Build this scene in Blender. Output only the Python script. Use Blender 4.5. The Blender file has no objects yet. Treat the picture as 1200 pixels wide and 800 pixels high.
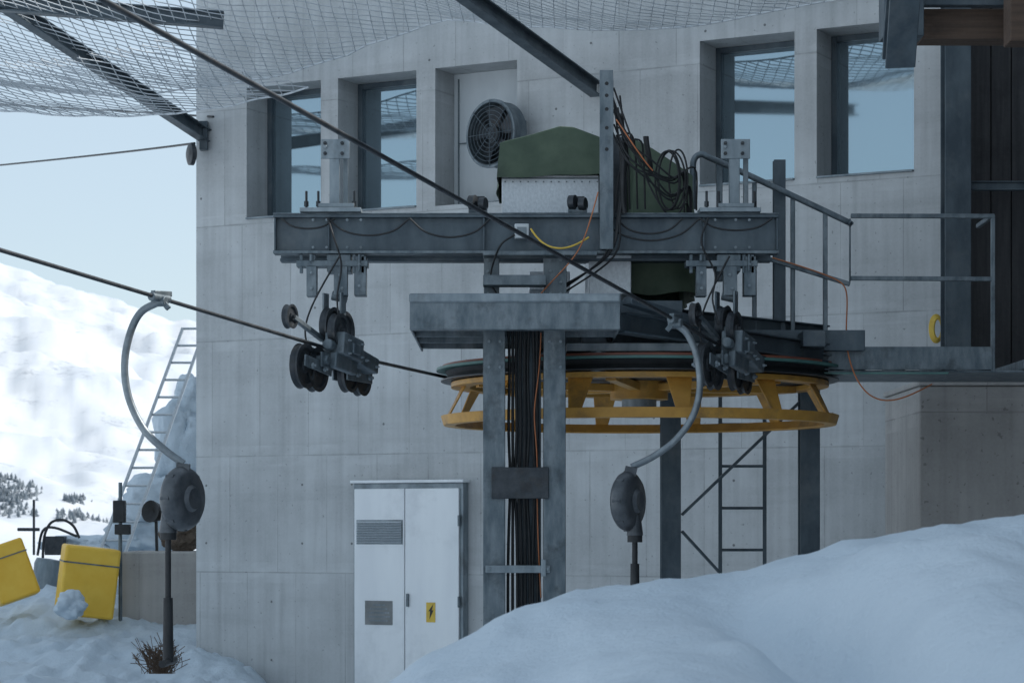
import bpy, math, random
from mathutils import Vector, Matrix, noise
random.seed(7)
F=2800.0; HV=616.0; CZ=1.75
def X(u,d): return (u-600.0)/F*d
def Z(v,d): return (HV-v)/F*d+CZ
def P(u,v,d): return Vector((X(u,d),d,Z(v,d)))
scene=bpy.context.scene
# ------------------------------------------------------------ materials
def newmat(name):
    m=bpy.data.materials.new(name); m.use_nodes=True
    nt=m.node_tree; b=nt.nodes["Principled BSDF"]
    return m,nt,b
def mth(nt,op,a,b=None,c=None,clamp=False):
    n=nt.nodes.new("ShaderNodeMath"); n.operation=op; n.use_clamp=clamp
    for i,x in enumerate((a,b,c)):
        if x is None: continue
        if isinstance(x,(int,float)): n.inputs[i].default_value=x
        else: nt.links.new(x,n.inputs[i])
    return n.outputs[0]
def coords(nt,scale=(1,1,1)):
    tc=nt.nodes.new("ShaderNodeTexCoord"); mp=nt.nodes.new("ShaderNodeMapping")
    mp.inputs['Scale'].default_value=scale
    nt.links.new(tc.outputs['Object'],mp.inputs['Vector']); return mp.outputs[0]
def noi(nt,vec,scale,detail=6,rough=.6):
    n=nt.nodes.new("ShaderNodeTexNoise"); n.inputs['Scale'].default_value=scale
    n.inputs['Detail'].default_value=detail; n.inputs['Roughness'].default_value=rough
    nt.links.new(vec,n.inputs['Vector']); return n.outputs['Fac']
def ramp(nt,fac,p0,p1,c0=(0,0,0,1),c1=(1,1,1,1)):
    r=nt.nodes.new("ShaderNodeValToRGB"); e=r.color_ramp.elements
    e[0].position=p0; e[1].position=p1; e[0].color=c0; e[1].color=c1
    nt.links.new(fac,r.inputs[0]); return r.outputs[0]
def mix(nt,fac,a,b,mode='MIX'):
    n=nt.nodes.new("ShaderNodeMix"); n.data_type='RGBA'; n.blend_type=mode
    for i,x in ((0,fac),(6,a),(7,b)):
        if isinstance(x,(int,float)): n.inputs[i].default_value=x
        elif isinstance(x,tuple): n.inputs[i].default_value=(x[0],x[1],x[2],1)
        else: nt.links.new(x,n.inputs[i])
    return n.outputs[2]
def bump(nt,b,h,strength,dist=.01):
    n=nt.nodes.new("ShaderNodeBump"); n.inputs['Strength'].default_value=strength
    n.inputs['Distance'].default_value=dist
    nt.links.new(h,n.inputs['Height']); nt.links.new(n.outputs[0],b.inputs['Normal'])
def simple(name,c1,c2,scale=8,rough=.5,metal=0.,bmp=.2,stretch=(1,1,1),c3=None,dirt=.6,dist=.004):
    m,nt,b=newmat(name)
    v=coords(nt,stretch); n1=noi(nt,v,scale)
    col=mix(nt,ramp(nt,n1,.35,.65),c1,c2)
    v2=coords(nt); n2=noi(nt,v2,scale*7,4)
    if c3 is None: c3=tuple(x*.45 for x in c1)
    n3=noi(nt,v2,scale*.45,8,.7)
    col=mix(nt,mth(nt,'MULTIPLY',ramp(nt,n3,.52,.72),dirt),col,c3)
    nt.links.new(col,b.inputs['Base Color'])
    r=mth(nt,'ADD',mth(nt,'MULTIPLY',n2,.3),rough-.15); nt.links.new(r,b.inputs['Roughness'])
    b.inputs['Metallic'].default_value=metal
    if bmp>0: bump(nt,b,mth(nt,'ADD',n2,n1),bmp,dist)
    return m
M={}
M['steel']=simple('dark_painted_steel',(.052,.073,.09),(.10,.13,.15),6,.5,.35,.3,(1,1,.4),(.17,.185,.19),.45)
M['galv']=simple('galvanised_steel',(.17,.21,.235),(.29,.335,.36),9,.5,.45,.25,(1,1,.3),(.11,.12,.125),.7)
M['galvd']=simple('weathered_galvanised_steel',(.085,.115,.135),(.19,.225,.245),14,.48,.4,.25,(1,1,.3),(.05,.06,.066),.8)
M['black']=simple('black_rubber',(.012,.014,.016),(.024,.026,.028),12,.6,0,.2)
M['iron']=simple('greasy_iron',(.026,.033,.04),(.058,.066,.074),15,.45,.4,.3,c3=(.05,.04,.032))
M['drum']=simple('grey_cast_housing',(.06,.07,.08),(.11,.12,.13),12,.42,.3,.3,c3=(.03,.03,.03))
M['yellow']=simple('ochre_yellow_paint',(.46,.235,.045),(.58,.31,.06),7,.5,0,.2,c3=(.13,.09,.05),dirt=.85)
M['pad']=simple('yellow_padding_vinyl',(.78,.46,.04),(.84,.54,.07),4,.5,0,.3,c3=(.55,.33,.06),dirt=.4)
M['green']=simple('green_tarpaulin',(.052,.082,.054),(.082,.118,.078),5,.7,0,.4,c3=(.03,.045,.035))
M['teal']=simple('greenish_grey_liner',(.06,.15,.14),(.09,.20,.18),8,.5)
M['red']=simple('rusty_red_paint',(.22,.07,.05),(.28,.10,.06),8,.5)
M['orange']=simple('orange_cable',(.45,.15,.06),(.5,.18,.07),8,.5)
M['ylw2']=simple('yellow_cable',(.65,.42,.05),(.7,.5,.08),8,.5)
M['white']=simple('white_sheet_metal',(.76,.79,.81),(.84,.87,.88),2.5,.4,0,.12,(1.5,1.5,.3),(.45,.48,.50),.55)
M['panel']=simple('pale_grey_panel',(.46,.50,.52),(.55,.59,.61),2.5,.5,0,.1,(1.5,1.5,.3),(.36,.39,.40),.4)
M['alu']=simple('sheet_aluminium',(.44,.48,.51),(.56,.60,.63),70,.42,.5,.06,(1,1,.6),(.40,.43,.45),.4,.001)
M['wood']=simple('dark_wood_cladding',(.026,.027,.03),(.05,.05,.052),5,.75,0,.6,(5,5,.3))
M['wood2']=simple('brown_timber',(.06,.037,.025),(.10,.063,.042),5,.7,0,.6,(.5,8,8))
M['net']=simple('net_cord',(.52,.56,.59),(.66,.69,.71),3,.7,0,0)
M['rock']=simple('brown_rock',(.10,.075,.055),(.2,.16,.13),3,.9,0,1.,dist=.05)
M['twig']=simple('dry_twigs',(.07,.045,.03),(.13,.085,.055),6,.9,0,0)
M['bark']=simple('dwarf_pine_needles',(.16,.19,.22),(.22,.25,.27),.5,.9,0,0)
M['sign']=simple('grey_sign_plate',(.16,.17,.17),(.22,.23,.23),10,.5,.2,.1)
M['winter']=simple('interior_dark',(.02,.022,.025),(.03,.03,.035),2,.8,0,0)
M['tube']=simple('worn_galvanised_tube',(.17,.20,.22),(.26,.295,.315),12,.45,.5,.2,c3=(.10,.10,.10))
def glass():
    m,nt,b=newmat('window_glass'); v=coords(nt)
    n=noi(nt,v,.8,1)
    b.inputs['Base Color'].default_value=(.34,.43,.48,1); b.inputs['Metallic'].default_value=.9
    b.inputs['Roughness'].default_value=.04
    bump(nt,b,n,.03,.02); return m
M['glass']=glass()
def concrete(name,base=(.40,.41,.41),px=.56,pz=1.13,tint=None):
    m,nt,b=newmat(name)
    tc=nt.nodes.new("ShaderNodeTexCoord"); sp=nt.nodes.new("ShaderNodeSeparateXYZ")
    nt.links.new(tc.outputs['Object'],sp.inputs[0]); x,z=sp.outputs[0],sp.outputs[2]
    zr=mth(nt,'DIVIDE',mth(nt,'ADD',z,-.17),pz); row=mth(nt,'FLOOR',zr)
    xr=mth(nt,'ADD',mth(nt,'DIVIDE',x,px),mth(nt,'MULTIPLY',row,.37)); colm=mth(nt,'FLOOR',xr)
    fx=mth(nt,'FRACT',xr); fz=mth(nt,'FRACT',zr)
    dx=mth(nt,'MULTIPLY',mth(nt,'MINIMUM',fx,mth(nt,'SUBTRACT',1,fx)),px)
    dz=mth(nt,'MULTIPLY',mth(nt,'MINIMUM',fz,mth(nt,'SUBTRACT',1,fz)),pz)
    v=coords(nt)
    nb=noi(nt,v,3,3); wid=mth(nt,'ADD',mth(nt,'MULTIPLY',nb,.022),-.005)
    jx=mth(nt,'LESS_THAN',dx,mth(nt,'MULTIPLY',wid,.65)); jz=mth(nt,'LESS_THAN',dz,wid)
    joint=mth(nt,'MULTIPLY',mth(nt,'MAXIMUM',jx,jz),ramp(nt,noi(nt,v,1.7,4),.3,.6))
    cmb=nt.nodes.new("ShaderNodeCombineXYZ"); nt.links.new(colm,cmb.inputs[0]); nt.links.new(row,cmb.inputs[1])
    wn=nt.nodes.new("ShaderNodeTexWhiteNoise"); nt.links.new(cmb.outputs[0],wn.inputs['Vector'])
    panel=wn.outputs['Value']
    hx=mth(nt,'MULTIPLY',mth(nt,'ADD',fx,-.5),px)
    def hole(zz):
        hz=mth(nt,'MULTIPLY',mth(nt,'ADD',fz,-zz),pz)
        dd=mth(nt,'SQRT',mth(nt,'ADD',mth(nt,'MULTIPLY',hx,hx),mth(nt,'MULTIPLY',hz,hz)))
        return mth(nt,'LESS_THAN',dd,.012)
    holes=mth(nt,'MULTIPLY',mth(nt,'MAXIMUM',hole(.25),hole(.75)),mth(nt,'GREATER_THAN',panel,.6))
    big=noi(nt,v,.8,8,.65); streak=noi(nt,coords(nt,(5,5,.35)),1.6,7,.6); fine=noi(nt,v,45,5,.6)
    por=noi(nt,v,28,2,.5)
    horiz=noi(nt,coords(nt,(.25,.25,3.2)),1.3,7,.65)
    boards=noi(nt,coords(nt,(11,11,.05)),1.5,2,.4)
    c0=tuple(k*.76 for k in base); c1=tuple(min(1,k*1.15) for k in base)
    col=mix(nt,ramp(nt,big,.32,.68),c0,c1)
    col=mix(nt,mth(nt,'MULTIPLY',ramp(nt,streak,.5,.72),.38),col,tuple(k*.52 for k in base))
    col=mix(nt,mth(nt,'MULTIPLY',ramp(nt,horiz,.52,.70),.34),col,tuple(k*.60 for k in base))
    val=mth(nt,'ADD',mth(nt,'ADD',mth(nt,'MULTIPLY',panel,.11),.91),mth(nt,'MULTIPLY',mth(nt,'SUBTRACT',boards,.5),.24))
    hs=nt.nodes.new("ShaderNodeHueSaturation"); nt.links.new(col,hs.inputs['Color']); nt.links.new(val,hs.inputs['Value'])
    col=hs.outputs[0]
    col=mix(nt,mth(nt,'MULTIPLY',ramp(nt,fine,.4,.8),.25),col,tuple(k*1.2 for k in base))
    band=mth(nt,'MULTIPLY',mth(nt,'LESS_THAN',dz,.10),mth(nt,'MULTIPLY',ramp(nt,noi(nt,coords(nt,(1,1,3)),2.2,5),.45,.7),.35))
    col=mix(nt,band,col,tuple(min(.7,k*1.3) for k in base))
    col=mix(nt,mth(nt,'MULTIPLY',joint,.5),col,tuple(k*.35 for k in base))
    col=mix(nt,mth(nt,'MULTIPLY',holes,.8),col,tuple(k*.2 for k in base))
    col=mix(nt,mth(nt,'MULTIPLY',ramp(nt,por,.68,.72),.6),col,tuple(k*.35 for k in base))
    nt.links.new(col,b.inputs['Base Color']); b.inputs['Roughness'].default_value=.85
    h=mth(nt,'SUBTRACT',mth(nt,'ADD',mth(nt,'MULTIPLY',fine,.25),mth(nt,'MULTIPLY',big,.6)),mth(nt,'ADD',joint,holes))
    bump(nt,b,h,.35,.012); return m
M['conc']=concrete('board_marked_concrete',(.50,.52,.525))
M['conc2']=concrete('retaining_concrete',(.42,.405,.385),1.3,2.4)
def snow(name,far=False):
    m,nt,b=newmat(name); v=coords(nt)
    a=noi(nt,v,.5 if not far else .006,8,.6); f=noi(nt,v,6,8,.65); g=noi(nt,v,60,3,.5)
    col=mix(nt,ramp(nt,a,.3,.7),(.48,.57,.645),(.60,.675,.735)) if not far else mix(nt,ramp(nt,a,.3,.7),(.76,.81,.86),(.85,.88,.91))  # near snow: shade put into the colour, darker and bluer than the terrain snow
    if far:
        r=noi(nt,coords(nt,(1,.5,1.8)),.07,12,.8)
        r2=noi(nt,v,.5,6,.75); r3=noi(nt,coords(nt,(1.4,.4,.9)),.02,12,.75)
        geo=nt.nodes.new("ShaderNodeNewGeometry"); ln=nt.nodes.new("ShaderNodeVectorMath"); ln.operation='LENGTH'
        nt.links.new(geo.outputs['Position'],ln.inputs[0])
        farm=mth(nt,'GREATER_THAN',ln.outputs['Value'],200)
        col=mix(nt,farm,col,mix(nt,ramp(nt,r3,.38,.62),(.53,.57,.62),(.64,.66,.68)))  # far slopes: distance haze painted into the snow colour as bluish grey
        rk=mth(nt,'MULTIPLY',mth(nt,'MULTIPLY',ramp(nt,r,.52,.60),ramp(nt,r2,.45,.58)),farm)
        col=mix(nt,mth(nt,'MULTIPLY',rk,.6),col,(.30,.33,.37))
    nt.links.new(col,b.inputs['Base Color']); b.inputs['Roughness'].default_value=.6
    b.inputs['Specular IOR Level'].default_value=.25
    if far: bump(nt,b,f,.15,.05)
    else: bump(nt,b,mth(nt,'ADD',mth(nt,'MULTIPLY',f,1.),mth(nt,'MULTIPLY',g,.2)),.6,.045)
    return m
M['snow']=snow('snow'); M['snowfar']=snow('snow_terrain',True)

# ------------------------------------------------------------ mesh helpers
def empty(name,loc=(0,0,0),rotz=0):
    e=bpy.data.objects.new(name,None); e.location=loc; e.rotation_euler=(0,0,rotz); e.empty_display_size=.3
    scene.collection.objects.link(e); bpy.context.view_layer.update(); return e
class Acc:
    def __init__(s,xf=None): s.v=[];s.f=[];s.xf=xf
    def add(s,vs,fs):
        o=len(s.v); s.v+= [s.xf(p) if s.xf else Vector(p) for p in vs]
        s.f+=[tuple(i+o for i in f) for f in fs]
    def box(s,x0,x1,y0,y1,z0,z1):
        if x0>x1:x0,x1=x1,x0
        if y0>y1:y0,y1=y1,y0
        if z0>z1:z0,z1=z1,z0
        s.add([(x0,y0,z0),(x1,y0,z0),(x1,y1,z0),(x0,y1,z0),(x0,y0,z1),(x1,y0,z1),(x1,y1,z1),(x0,y1,z1)],
              [(0,3,2,1),(4,5,6,7),(0,1,5,4),(1,2,6,5),(2,3,7,6),(3,0,4,7)]); return s
    def pb(s,u0,v0,u1,v1,d,dep): return s.box(X(u0,d),X(u1,d),d,d+dep,Z(v0,d),Z(v1,d))
    def frame(s,a,b,up):
        a=Vector(a);b=Vector(b); z=(b-a).normalized(); up=Vector(up)
        x=up.cross(z)
        if x.length<1e-4: x=Vector((1,0,0)).cross(z)
        x.normalize(); y=z.cross(x); return a,b,x,y
    def prof(s,a,b,pts,up=(0,0,1)):
        a,b,x,y=s.frame(a,b,up); n=len(pts)
        vs=[a+x*p[0]+y*p[1] for p in pts]+[b+x*p[0]+y*p[1] for p in pts]
        fs=[(i,(i+1)%n,n+(i+1)%n,n+i) for i in range(n)]+[tuple(reversed(range(n))),tuple(range(n,2*n))]
        s.add(vs,fs); return s
    def bar(s,a,b,w,h,up=(0,0,1)): return s.prof(a,b,[(-w/2,-h/2),(w/2,-h/2),(w/2,h/2),(-w/2,h/2)],up)
    def ib(s,a,b,w,h,t=.012,up=(0,0,1),tw=.008):
        W=w/2;H=h/2;k=tw/2
        return s.prof(a,b,[(-W,-H),(W,-H),(W,-H+t),(k,-H+t),(k,H-t),(W,H-t),(W,H),(-W,H),(-W,H-t),(-k,H-t),(-k,-H+t),(-W,-H+t)],up)
    def cyl(s,a,b,r,seg=16,r2=None,up=(0,0,1)):
        a,b,x,y=s.frame(a,b,up); r2=r if r2 is None else r2
        vs=[];
        for c,rr in ((a,r),(b,r2)):
            for i in range(seg):
                t=2*math.pi*i/seg; vs.append(c+x*math.cos(t)*rr+y*math.sin(t)*rr)
        fs=[(i,(i+1)%seg,seg+(i+1)%seg,seg+i) for i in range(seg)]+[tuple(reversed(range(seg))),tuple(range(seg,2*seg))]
        s.add(vs,fs); return s
    def lathe(s,c,ax,pr,seg=32,closed=False):
        c=Vector(c);ax=Vector(ax).normalized(); x=Vector((0,0,1)).cross(ax)
        if x.length<1e-3: x=Vector((1,0,0))
        x.normalize(); y=ax.cross(x); n=len(pr); vs=[]
        for i in range(seg):
            t=2*math.pi*i/seg
            for r,h in pr: vs.append(c+ax*h+(x*math.cos(t)+y*math.sin(t))*r)
        fs=[]
        for i in range(seg):
            j=(i+1)%seg
            for k in range(n if closed else n-1):
                k2=(k+1)%n; fs.append((i*n+k,j*n+k,j*n+k2,i*n+k2))
        s.add(vs,fs); return s
    def bolt(s,c,ax=(0,-1,0),r=.012,l=.014):
        c=Vector(c); a=Vector(ax).normalized(); s.cyl(c,c+a*l,r,6); s.cyl(c+a*l,c+a*(l+.012),r*.5,6); return s
    def make(s,name,mat,parent=None,bev=0,local=False,smooth=40):
        me=bpy.data.meshes.new(name); me.from_pydata([tuple(p) for p in s.v],[],s.f)
        me.materials.append(M[mat]); me.update()
        import bmesh
        bm=bmesh.new(); bm.from_mesh(me); bmesh.ops.recalc_face_normals(bm,faces=bm.faces); bm.to_mesh(me); bm.free()
        me.shade_smooth(); me.set_sharp_from_angle(angle=math.radians(smooth))
        o=bpy.data.objects.new(name,me); scene.collection.objects.link(o)
        if parent:
            o.parent=parent
            if not local: o.matrix_parent_inverse=parent.matrix_world.inverted()
        if bev:
            md=o.modifiers.new("edge","BEVEL"); md.width=bev; md.segments=2; md.limit_method='ANGLE'; md.angle_limit=math.radians(50)
        return o
def tube(name,paths,r,mat,parent=None,res=3,spline='NURBS',cyc=False):
    cu=bpy.data.curves.new(name,'CURVE'); cu.dimensions='3D'; cu.bevel_depth=r; cu.bevel_resolution=res; cu.resolution_u=6
    cu.use_fill_caps=True
    for pts in paths:
        sp=cu.splines.new(spline if len(pts)>2 else 'POLY'); sp.points.add(len(pts)-1)
        for i,p in enumerate(pts): sp.points[i].co=(p[0],p[1],p[2],1)
        if sp.type=='NURBS': sp.order_u=min(4,len(pts)); sp.use_endpoint_u=not cyc
        sp.use_cyclic_u=cyc
    cu.materials.append(M[mat]); o=bpy.data.objects.new(name,cu); scene.collection.objects.link(o)
    if parent: o.parent=parent; o.matrix_parent_inverse=parent.matrix_world.inverted()
    return o
def smooth_path(pts,n=6):
    out=[]; pts=[Vector(p) for p in pts]; q=[pts[0]*2-pts[1]]+pts+[pts[-1]*2-pts[-2]]
    for i in range(1,len(q)-2):
        for k in range(n):
            t=k/n; a,b,c,d=q[i-1],q[i],q[i+1],q[i+2]
            out.append(.5*((2*b)+(c-a)*t+(2*a-5*b+4*c-d)*t*t+(3*b-a-3*c+d)*t**3))
    out.append(pts[-1]); return out
def interp(x,tab):
    if x<=tab[0][0]: return tab[0][1]
    for (a,b),(c,d) in zip(tab,tab[1:]):
        if x<=c: t=(x-a)/(c-a); t2=t*t*(3-2*t)*.35+t*.65; return b+(d-b)*t2
    return tab[-1][1]

# ------------------------------------------------------------ terrain
def nz(x,y,s,o=0): return noise.fractal(Vector((x*s+o,y*s-o,o)),1.0,2.0,5)
def sstep(a,b,x):
    t=max(0,min(1,(x-a)/(b-a))); return t*t*(3-2*t)
def height(x,y):
    r=math.hypot(x,y); h=0.
    h+=.03*nz(x,y,.6,3)
    if y>12: h+= (0.95*sstep(19,29,y)*sstep(-1.5,-3.3,x))*(1 -sstep(34,60,r))
    h-= 14*sstep(36,130,r)
    if r>120:
        ang=math.atan2(x,y); k=math.tan(max(-1.2,min(1.2,ang))) if abs(ang)<1.2 else 2.
        e=.106-(k+.214)*.286 if abs(ang)<1.2 else .07
        if e<.07:e=.07
        if e>.19:e=.19
        e+= .004*noise.noise(Vector((ang*22,1,0)))+.0022*noise.noise(Vector((ang*90,5,0)))
        R=1100.; top=e*R+14
        t=(r-150)/(R-150)
        if t<=1: h+= top*(max(0,t)**1.15)
        else: h+= top*max(.2,1-(t-1)*.6)
        a=min(1,max(0,(r-200)/300))
        nn=noise.fractal(Vector((x*.006,y*.006,2)),1,2,6); rg=abs(noise.fractal(Vector((x*.011+y*.002,y*.006,5)),1,2,6))
        h+= a*(9*nn-15*rg+5+2.2*noise.fractal(Vector((x*.05,y*.03,3)),.8,2,5))*(1 if t<.9 else max(.15,1-(t-.9)*6) if t<1.1 else .3)
    return h
ths=[]
a=-180.
while a<180-1e-6:
    ths.append(math.radians(a)); a+= .12 if -15<=a<-5 else (.5 if -16<=a<14 else 3.0)
rs=[.5]; 
while rs[-1]<3200:
    r=rs[-1]; rs.append(r+ max(.5,r*(.03 if r<200 else .013)))
vs=[(0,0,height(0,0))]; fs=[]
for r in rs:
    for t in ths:
        x,y=r*math.sin(t),r*math.cos(t); vs.append((x,y,height(x,y)))
n=len(ths)
for j in range(n): fs.append((0,1+j,1+(j+1)%n))
for i in range(len(rs)-1):
    for j in range(n):
        a0=1+i*n+j;b0=1+i*n+(j+1)%n; fs.append((a0,a0+n,b0+n,b0))
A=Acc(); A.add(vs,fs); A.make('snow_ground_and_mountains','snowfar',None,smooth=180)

# foreground snow bank
crest=[(-3,-1.9),(-1.3,-1.35),(-.75,-.83),(-.43,-.526),(-.23,-.405),(0,-.285),(.23,-.212),(.51,-.176),(.74,-.162),(.94,-.115),(1.14,-.055),(1.43,.0),(1.71,.037),(3,.1),(6,.2)]
def bankz(x,y):
    c=interp(x,crest)+CZ
    yc=8.0+.15*math.sin(x*2.)
    d=y-yc
    if d<0: z=c-.155*(math.sqrt(d*d+.16)-.4)
    else: z=c-.62*(math.sqrt(d*d+.25)-.5)
    z+=.08*noise.fractal(Vector((x*1.1,y*.8,4)),1,2,4)*min(1,.15+abs(d)*.8)
    cx=.66+.12*(8-y)+.05*math.sin(y*3)
    z-= .15*math.exp(-((x-cx)/.15)**2)*sstep(8.0,7.0,y)
    z+= .12*math.exp(-((x-cx-.38)/.26)**2)*sstep(7.8,6.8,y)
    z-= .07*math.exp(-((x-cx+.75)/.18)**2)*sstep(7.7,6.9,y)
    z-= .08*math.exp(-((x-cx-.85)/.16)**2)*sstep(7.7,7.0,y)
    z+=.018*noise.fractal(Vector((x*5,y*4,7)),1,2,4)
    e=min(sstep(2.2,3.4,y),1-sstep(10.2,11,y),sstep(-3,-2.2,x))
    return z*e-.15*(1-e)
def gridmesh(x0,x1,y0,y1,nx,ny,fn):
    vs=[];fs=[]
    for j in range(ny+1):
        for i in range(nx+1):
            x=x0+(x1-x0)*i/nx; y=y0+(y1-y0)*j/ny; vs.append((x,y,fn(x,y)))
    for j in range(ny):
        for i in range(nx):
            a0=j*(nx+1)+i; fs.append((a0,a0+1,a0+nx+2,a0+nx+1))
    A=Acc();A.add(vs,fs);return A
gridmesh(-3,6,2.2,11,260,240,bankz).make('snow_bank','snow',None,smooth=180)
def driftz(x,y):
    h=0.95*sstep(19,29,y)*sstep(-1.5,-3.3,x)
    h+=.10+.16*noise.fractal(Vector((x*.8,y*.55,9)),1,2,6)
    h+=.10*abs(noise.fractal(Vector((x*2.4,y*1.8,2)),1,2,5))+.045*noise.fractal(Vector((x*6,y*5,1)),1,2,4)
    e=min(sstep(-11,-9.5,x),sstep(15,17,y),1-sstep(31,33.5,y),1-sstep(-2.6,-1.8,x))
    return h*e+(height(x,y)-.25)*(1-e)
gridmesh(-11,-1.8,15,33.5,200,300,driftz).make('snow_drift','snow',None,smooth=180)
def rockmesh(acc,c,r,sq=(1,1,1),seed=0,amp=.18,sub=4):
    import bmesh
    bm=bmesh.new(); bmesh.ops.create_icosphere(bm,subdivisions=sub,radius=1)
    vs=[]
    for v in bm.verts:
        k=1+.4*noise.noise(v.co*1.3+Vector((seed,0,0)))+amp*noise.noise(v.co*4+Vector((seed,3,0)))+amp*.6*noise.noise(v.co*9+Vector((seed,7,0)))
        vs.append(Vector(c)+Vector((v.co.x*sq[0],v.co.y*sq[1],v.co.z*sq[2]))*r*k)
    fs=[tuple(v.index for v in f.verts) for f in bm.faces]; bm.free(); acc.add(vs,fs)

# distant dwarf trees
A=Acc()
def conifer(x,y,z,h):
    base=Vector((x,y,z-.3)); 
    for k in range(3):
        z0=h*(.05+.25*k); rr=h*.36*(1-k*.25); n=6; vs=[]
        for i in range(n):
            t=2*math.pi*i/n+random.random(); q=rr*random.uniform(.5,1.3); vs.append(base+Vector((q*math.cos(t),q*math.sin(t),z0-random.uniform(0,.08)*h)))
        vs.append(base+Vector((random.uniform(-.1,.1)*h,0,z0+h*random.uniform(.3,.45))))
        A.add(vs,[(i,(i+1)%n,n) for i in range(n)])
cnt=0
for i in range(60000):
    r=random.uniform(300,700); u=random.uniform(-260,150); x=(u-600)/F*r; y=r
    z=height(x,y); v=HV-F*(z-CZ)/y
    d=noise.fractal(Vector((x*.035,y*.035,8)),1,2,5)
    lim=9
    if u<60 and v>558: lim=.06+.014*max(0,u-10)-(.1 if v>585 else 0)
    elif u>66 and v>584: lim=.18
    if d>lim and v<640: conifer(x,y,z,random.uniform(.6,1.6)); cnt+=1
    if cnt>1300: break
A.make('distant_trees','bark')

# ------------------------------------------------------------ concrete building
L=math.hypot(.884,.467); wx,wy=.884/L,-.467/L
O=(-2.58,23.3,0.); rz=math.atan2(wy,wx)
def S(u):
    k=(u-600)/F; return (k*O[1]-O[0])/(wx-k*wy)
def D(u): return O[1]+wy*S(u)
def WZ(u,v): return Z(v,D(u))
B=empty('concrete_building',O,rz)
zt,zb=6.02,4.735
wins=[(289,376),(396,488),(510,606),(820,931),(957,1071)]
R=.42
s0,s1=S(230),S(1420)
xs=sorted([s0,s1]+[S(u) for w in wins for u in w])
A=Acc()
zz=[-1.,zb,zt,9.0]
for i in range(len(xs)-1):
    for j in range(3):
        hole = j==1 and any(abs(xs[i]-S(w[0]))<1e-6 for w in wins)
        if hole: continue
        A.add([(xs[i],0,zz[j]),(xs[i+1],0,zz[j]),(xs[i+1],0,zz[j+1]),(xs[i],0,zz[j+1])],[(0,1,2,3)])
for w in wins:
    a0,a1=S(w[0]),S(w[1])
    A.add([(a0,0,zb),(a0,R,zb),(a0,R,zt),(a0,0,zt),(a1,0,zb),(a1,R,zb),(a1,R,zt),(a1,0,zt)],
      [(0,1,2,3),(4,7,6,5),(3,2,6,7),(0,4,5,1)])
dep=9.
A.add([(s0,0,-1),(s0,dep,-1),(s0,dep,9),(s0,0,9)],[(0,1,2,3)])
A.add([(s0,dep,-1),(s1,dep,-1),(s1,dep,9),(s0,dep,9)],[(0,1,2,3)])
A.add([(s1,0,-1),(s1,dep,-1),(s1,dep,9),(s1,0,9)],[(0,1,2,3)])
A.make('walls','conc',B,local=True)
A=Acc(); A.box(s0-.25,s1+.25,-.25,dep+.25,9.003,9.25); A.make('roof','galvd',B,local=True)
A=Acc();G=Acc();Wn=Acc();Sl=Acc()
for i,w in enumerate(wins):
    a0,a1=S(w[0]),S(w[1]); f=.05
    if i==2:
        A2=Acc(); A2.box(a0+.0,a1,R-.06,R-.002,zb-.0,zt); A2.make('service_panel','panel',B,bev=.004,local=True)
        A3=Acc()
        A3.box(a0+.06,a1-.06,R-.075,R-.062,zb+.62,zb+.63).box(a0+.06,a1-.06,R-.075,R-.062,zb+.05,zb+.06)
        A3.box(a0+.05,a0+.06,R-.075,R-.062,zb+.05,zt-.05).box(a1-.06,a1-.05,R-.075,R-.062,zb+.05,zt-.05)
        A3.make('panel_trim','galvd',B,local=True)
        continue
    G.box(a0+f,a1-f,R-.02,R-.012,zb+f,zt-f)
    A.box(a0,a0+f,R-.06,R,zb,zt).box(a1-f,a1,R-.06,R,zb,zt).box(a0+f,a1-f,R-.06,R,zt-f,zt).box(a0+f,a1-f,R-.06,R,zb,zb+f*.8)
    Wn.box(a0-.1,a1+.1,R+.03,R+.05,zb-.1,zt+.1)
    Sl.box(a0+.003,a1-.003,-.03,R-.062,zb,zb+.018)
    Sl.box(a0+f+.001,a1-f-.001,R-.055,R-.022,zb+f*.8+.001,zb+f*.8+.02)
G.make('window_glass','glass',B,local=True); A.make('window_frames','steel',B,bev=.004,local=True)
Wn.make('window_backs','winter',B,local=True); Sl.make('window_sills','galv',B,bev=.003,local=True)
fd=D(585)-.30; fc=P(577,157,fd); ax=Vector((-.70,-.71,0)).normalized()
A=Acc(); r=.30
A.lathe(fc,ax,[(r,-.14),(r,.0),(r+.012,.01),(r+.012,.03),(r-.015,.03),(r-.015,-.13),(.0,-.13)],40)
Fn=empty('ventilation_fan',fc)
A.make('housing','galvd',Fn)
A=Acc(); tx=Vector((0,0,1)).cross(ax).normalized(); ty=Vector((0,0,1))
for k in range(5):
    t=2*math.pi*k/5; d1=tx*math.cos(t)+ty*math.sin(t); d2=tx*math.cos(t+.75)+ty*math.sin(t+.75)
    c=fc-ax*.05
    A.add([c+d1*.06,c+d1*.27-ax*.03,c+d2*.27+ax*.03,c+d2*.06+ax*.01],[(0,1,2,3)])
A.cyl(fc-ax*.1,fc-ax*.01,.07,20)
A.lathe(fc-ax*.12,ax,[(0,0),(.28,0)],32)
A.make('blades','iron',Fn)
paths=[]
for rr in (.05,.09,.13,.17,.21,.25,.285):
    paths.append([fc+ax*.035+(tx*math.cos(t)+ty*math.sin(t))*rr for t in [2*math.pi*i/32 for i in range(32)]])
tube('guard_rings',paths,.003,'steel',Fn,1,cyc=True)
tube('guard_spokes',[[fc+ax*.037,fc+ax*.037+(tx*math.cos(t)+ty*math.sin(t))*.30] for t in [2*math.pi*i/8 for i in range(8)]],.003,'steel',Fn,1)
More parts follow.
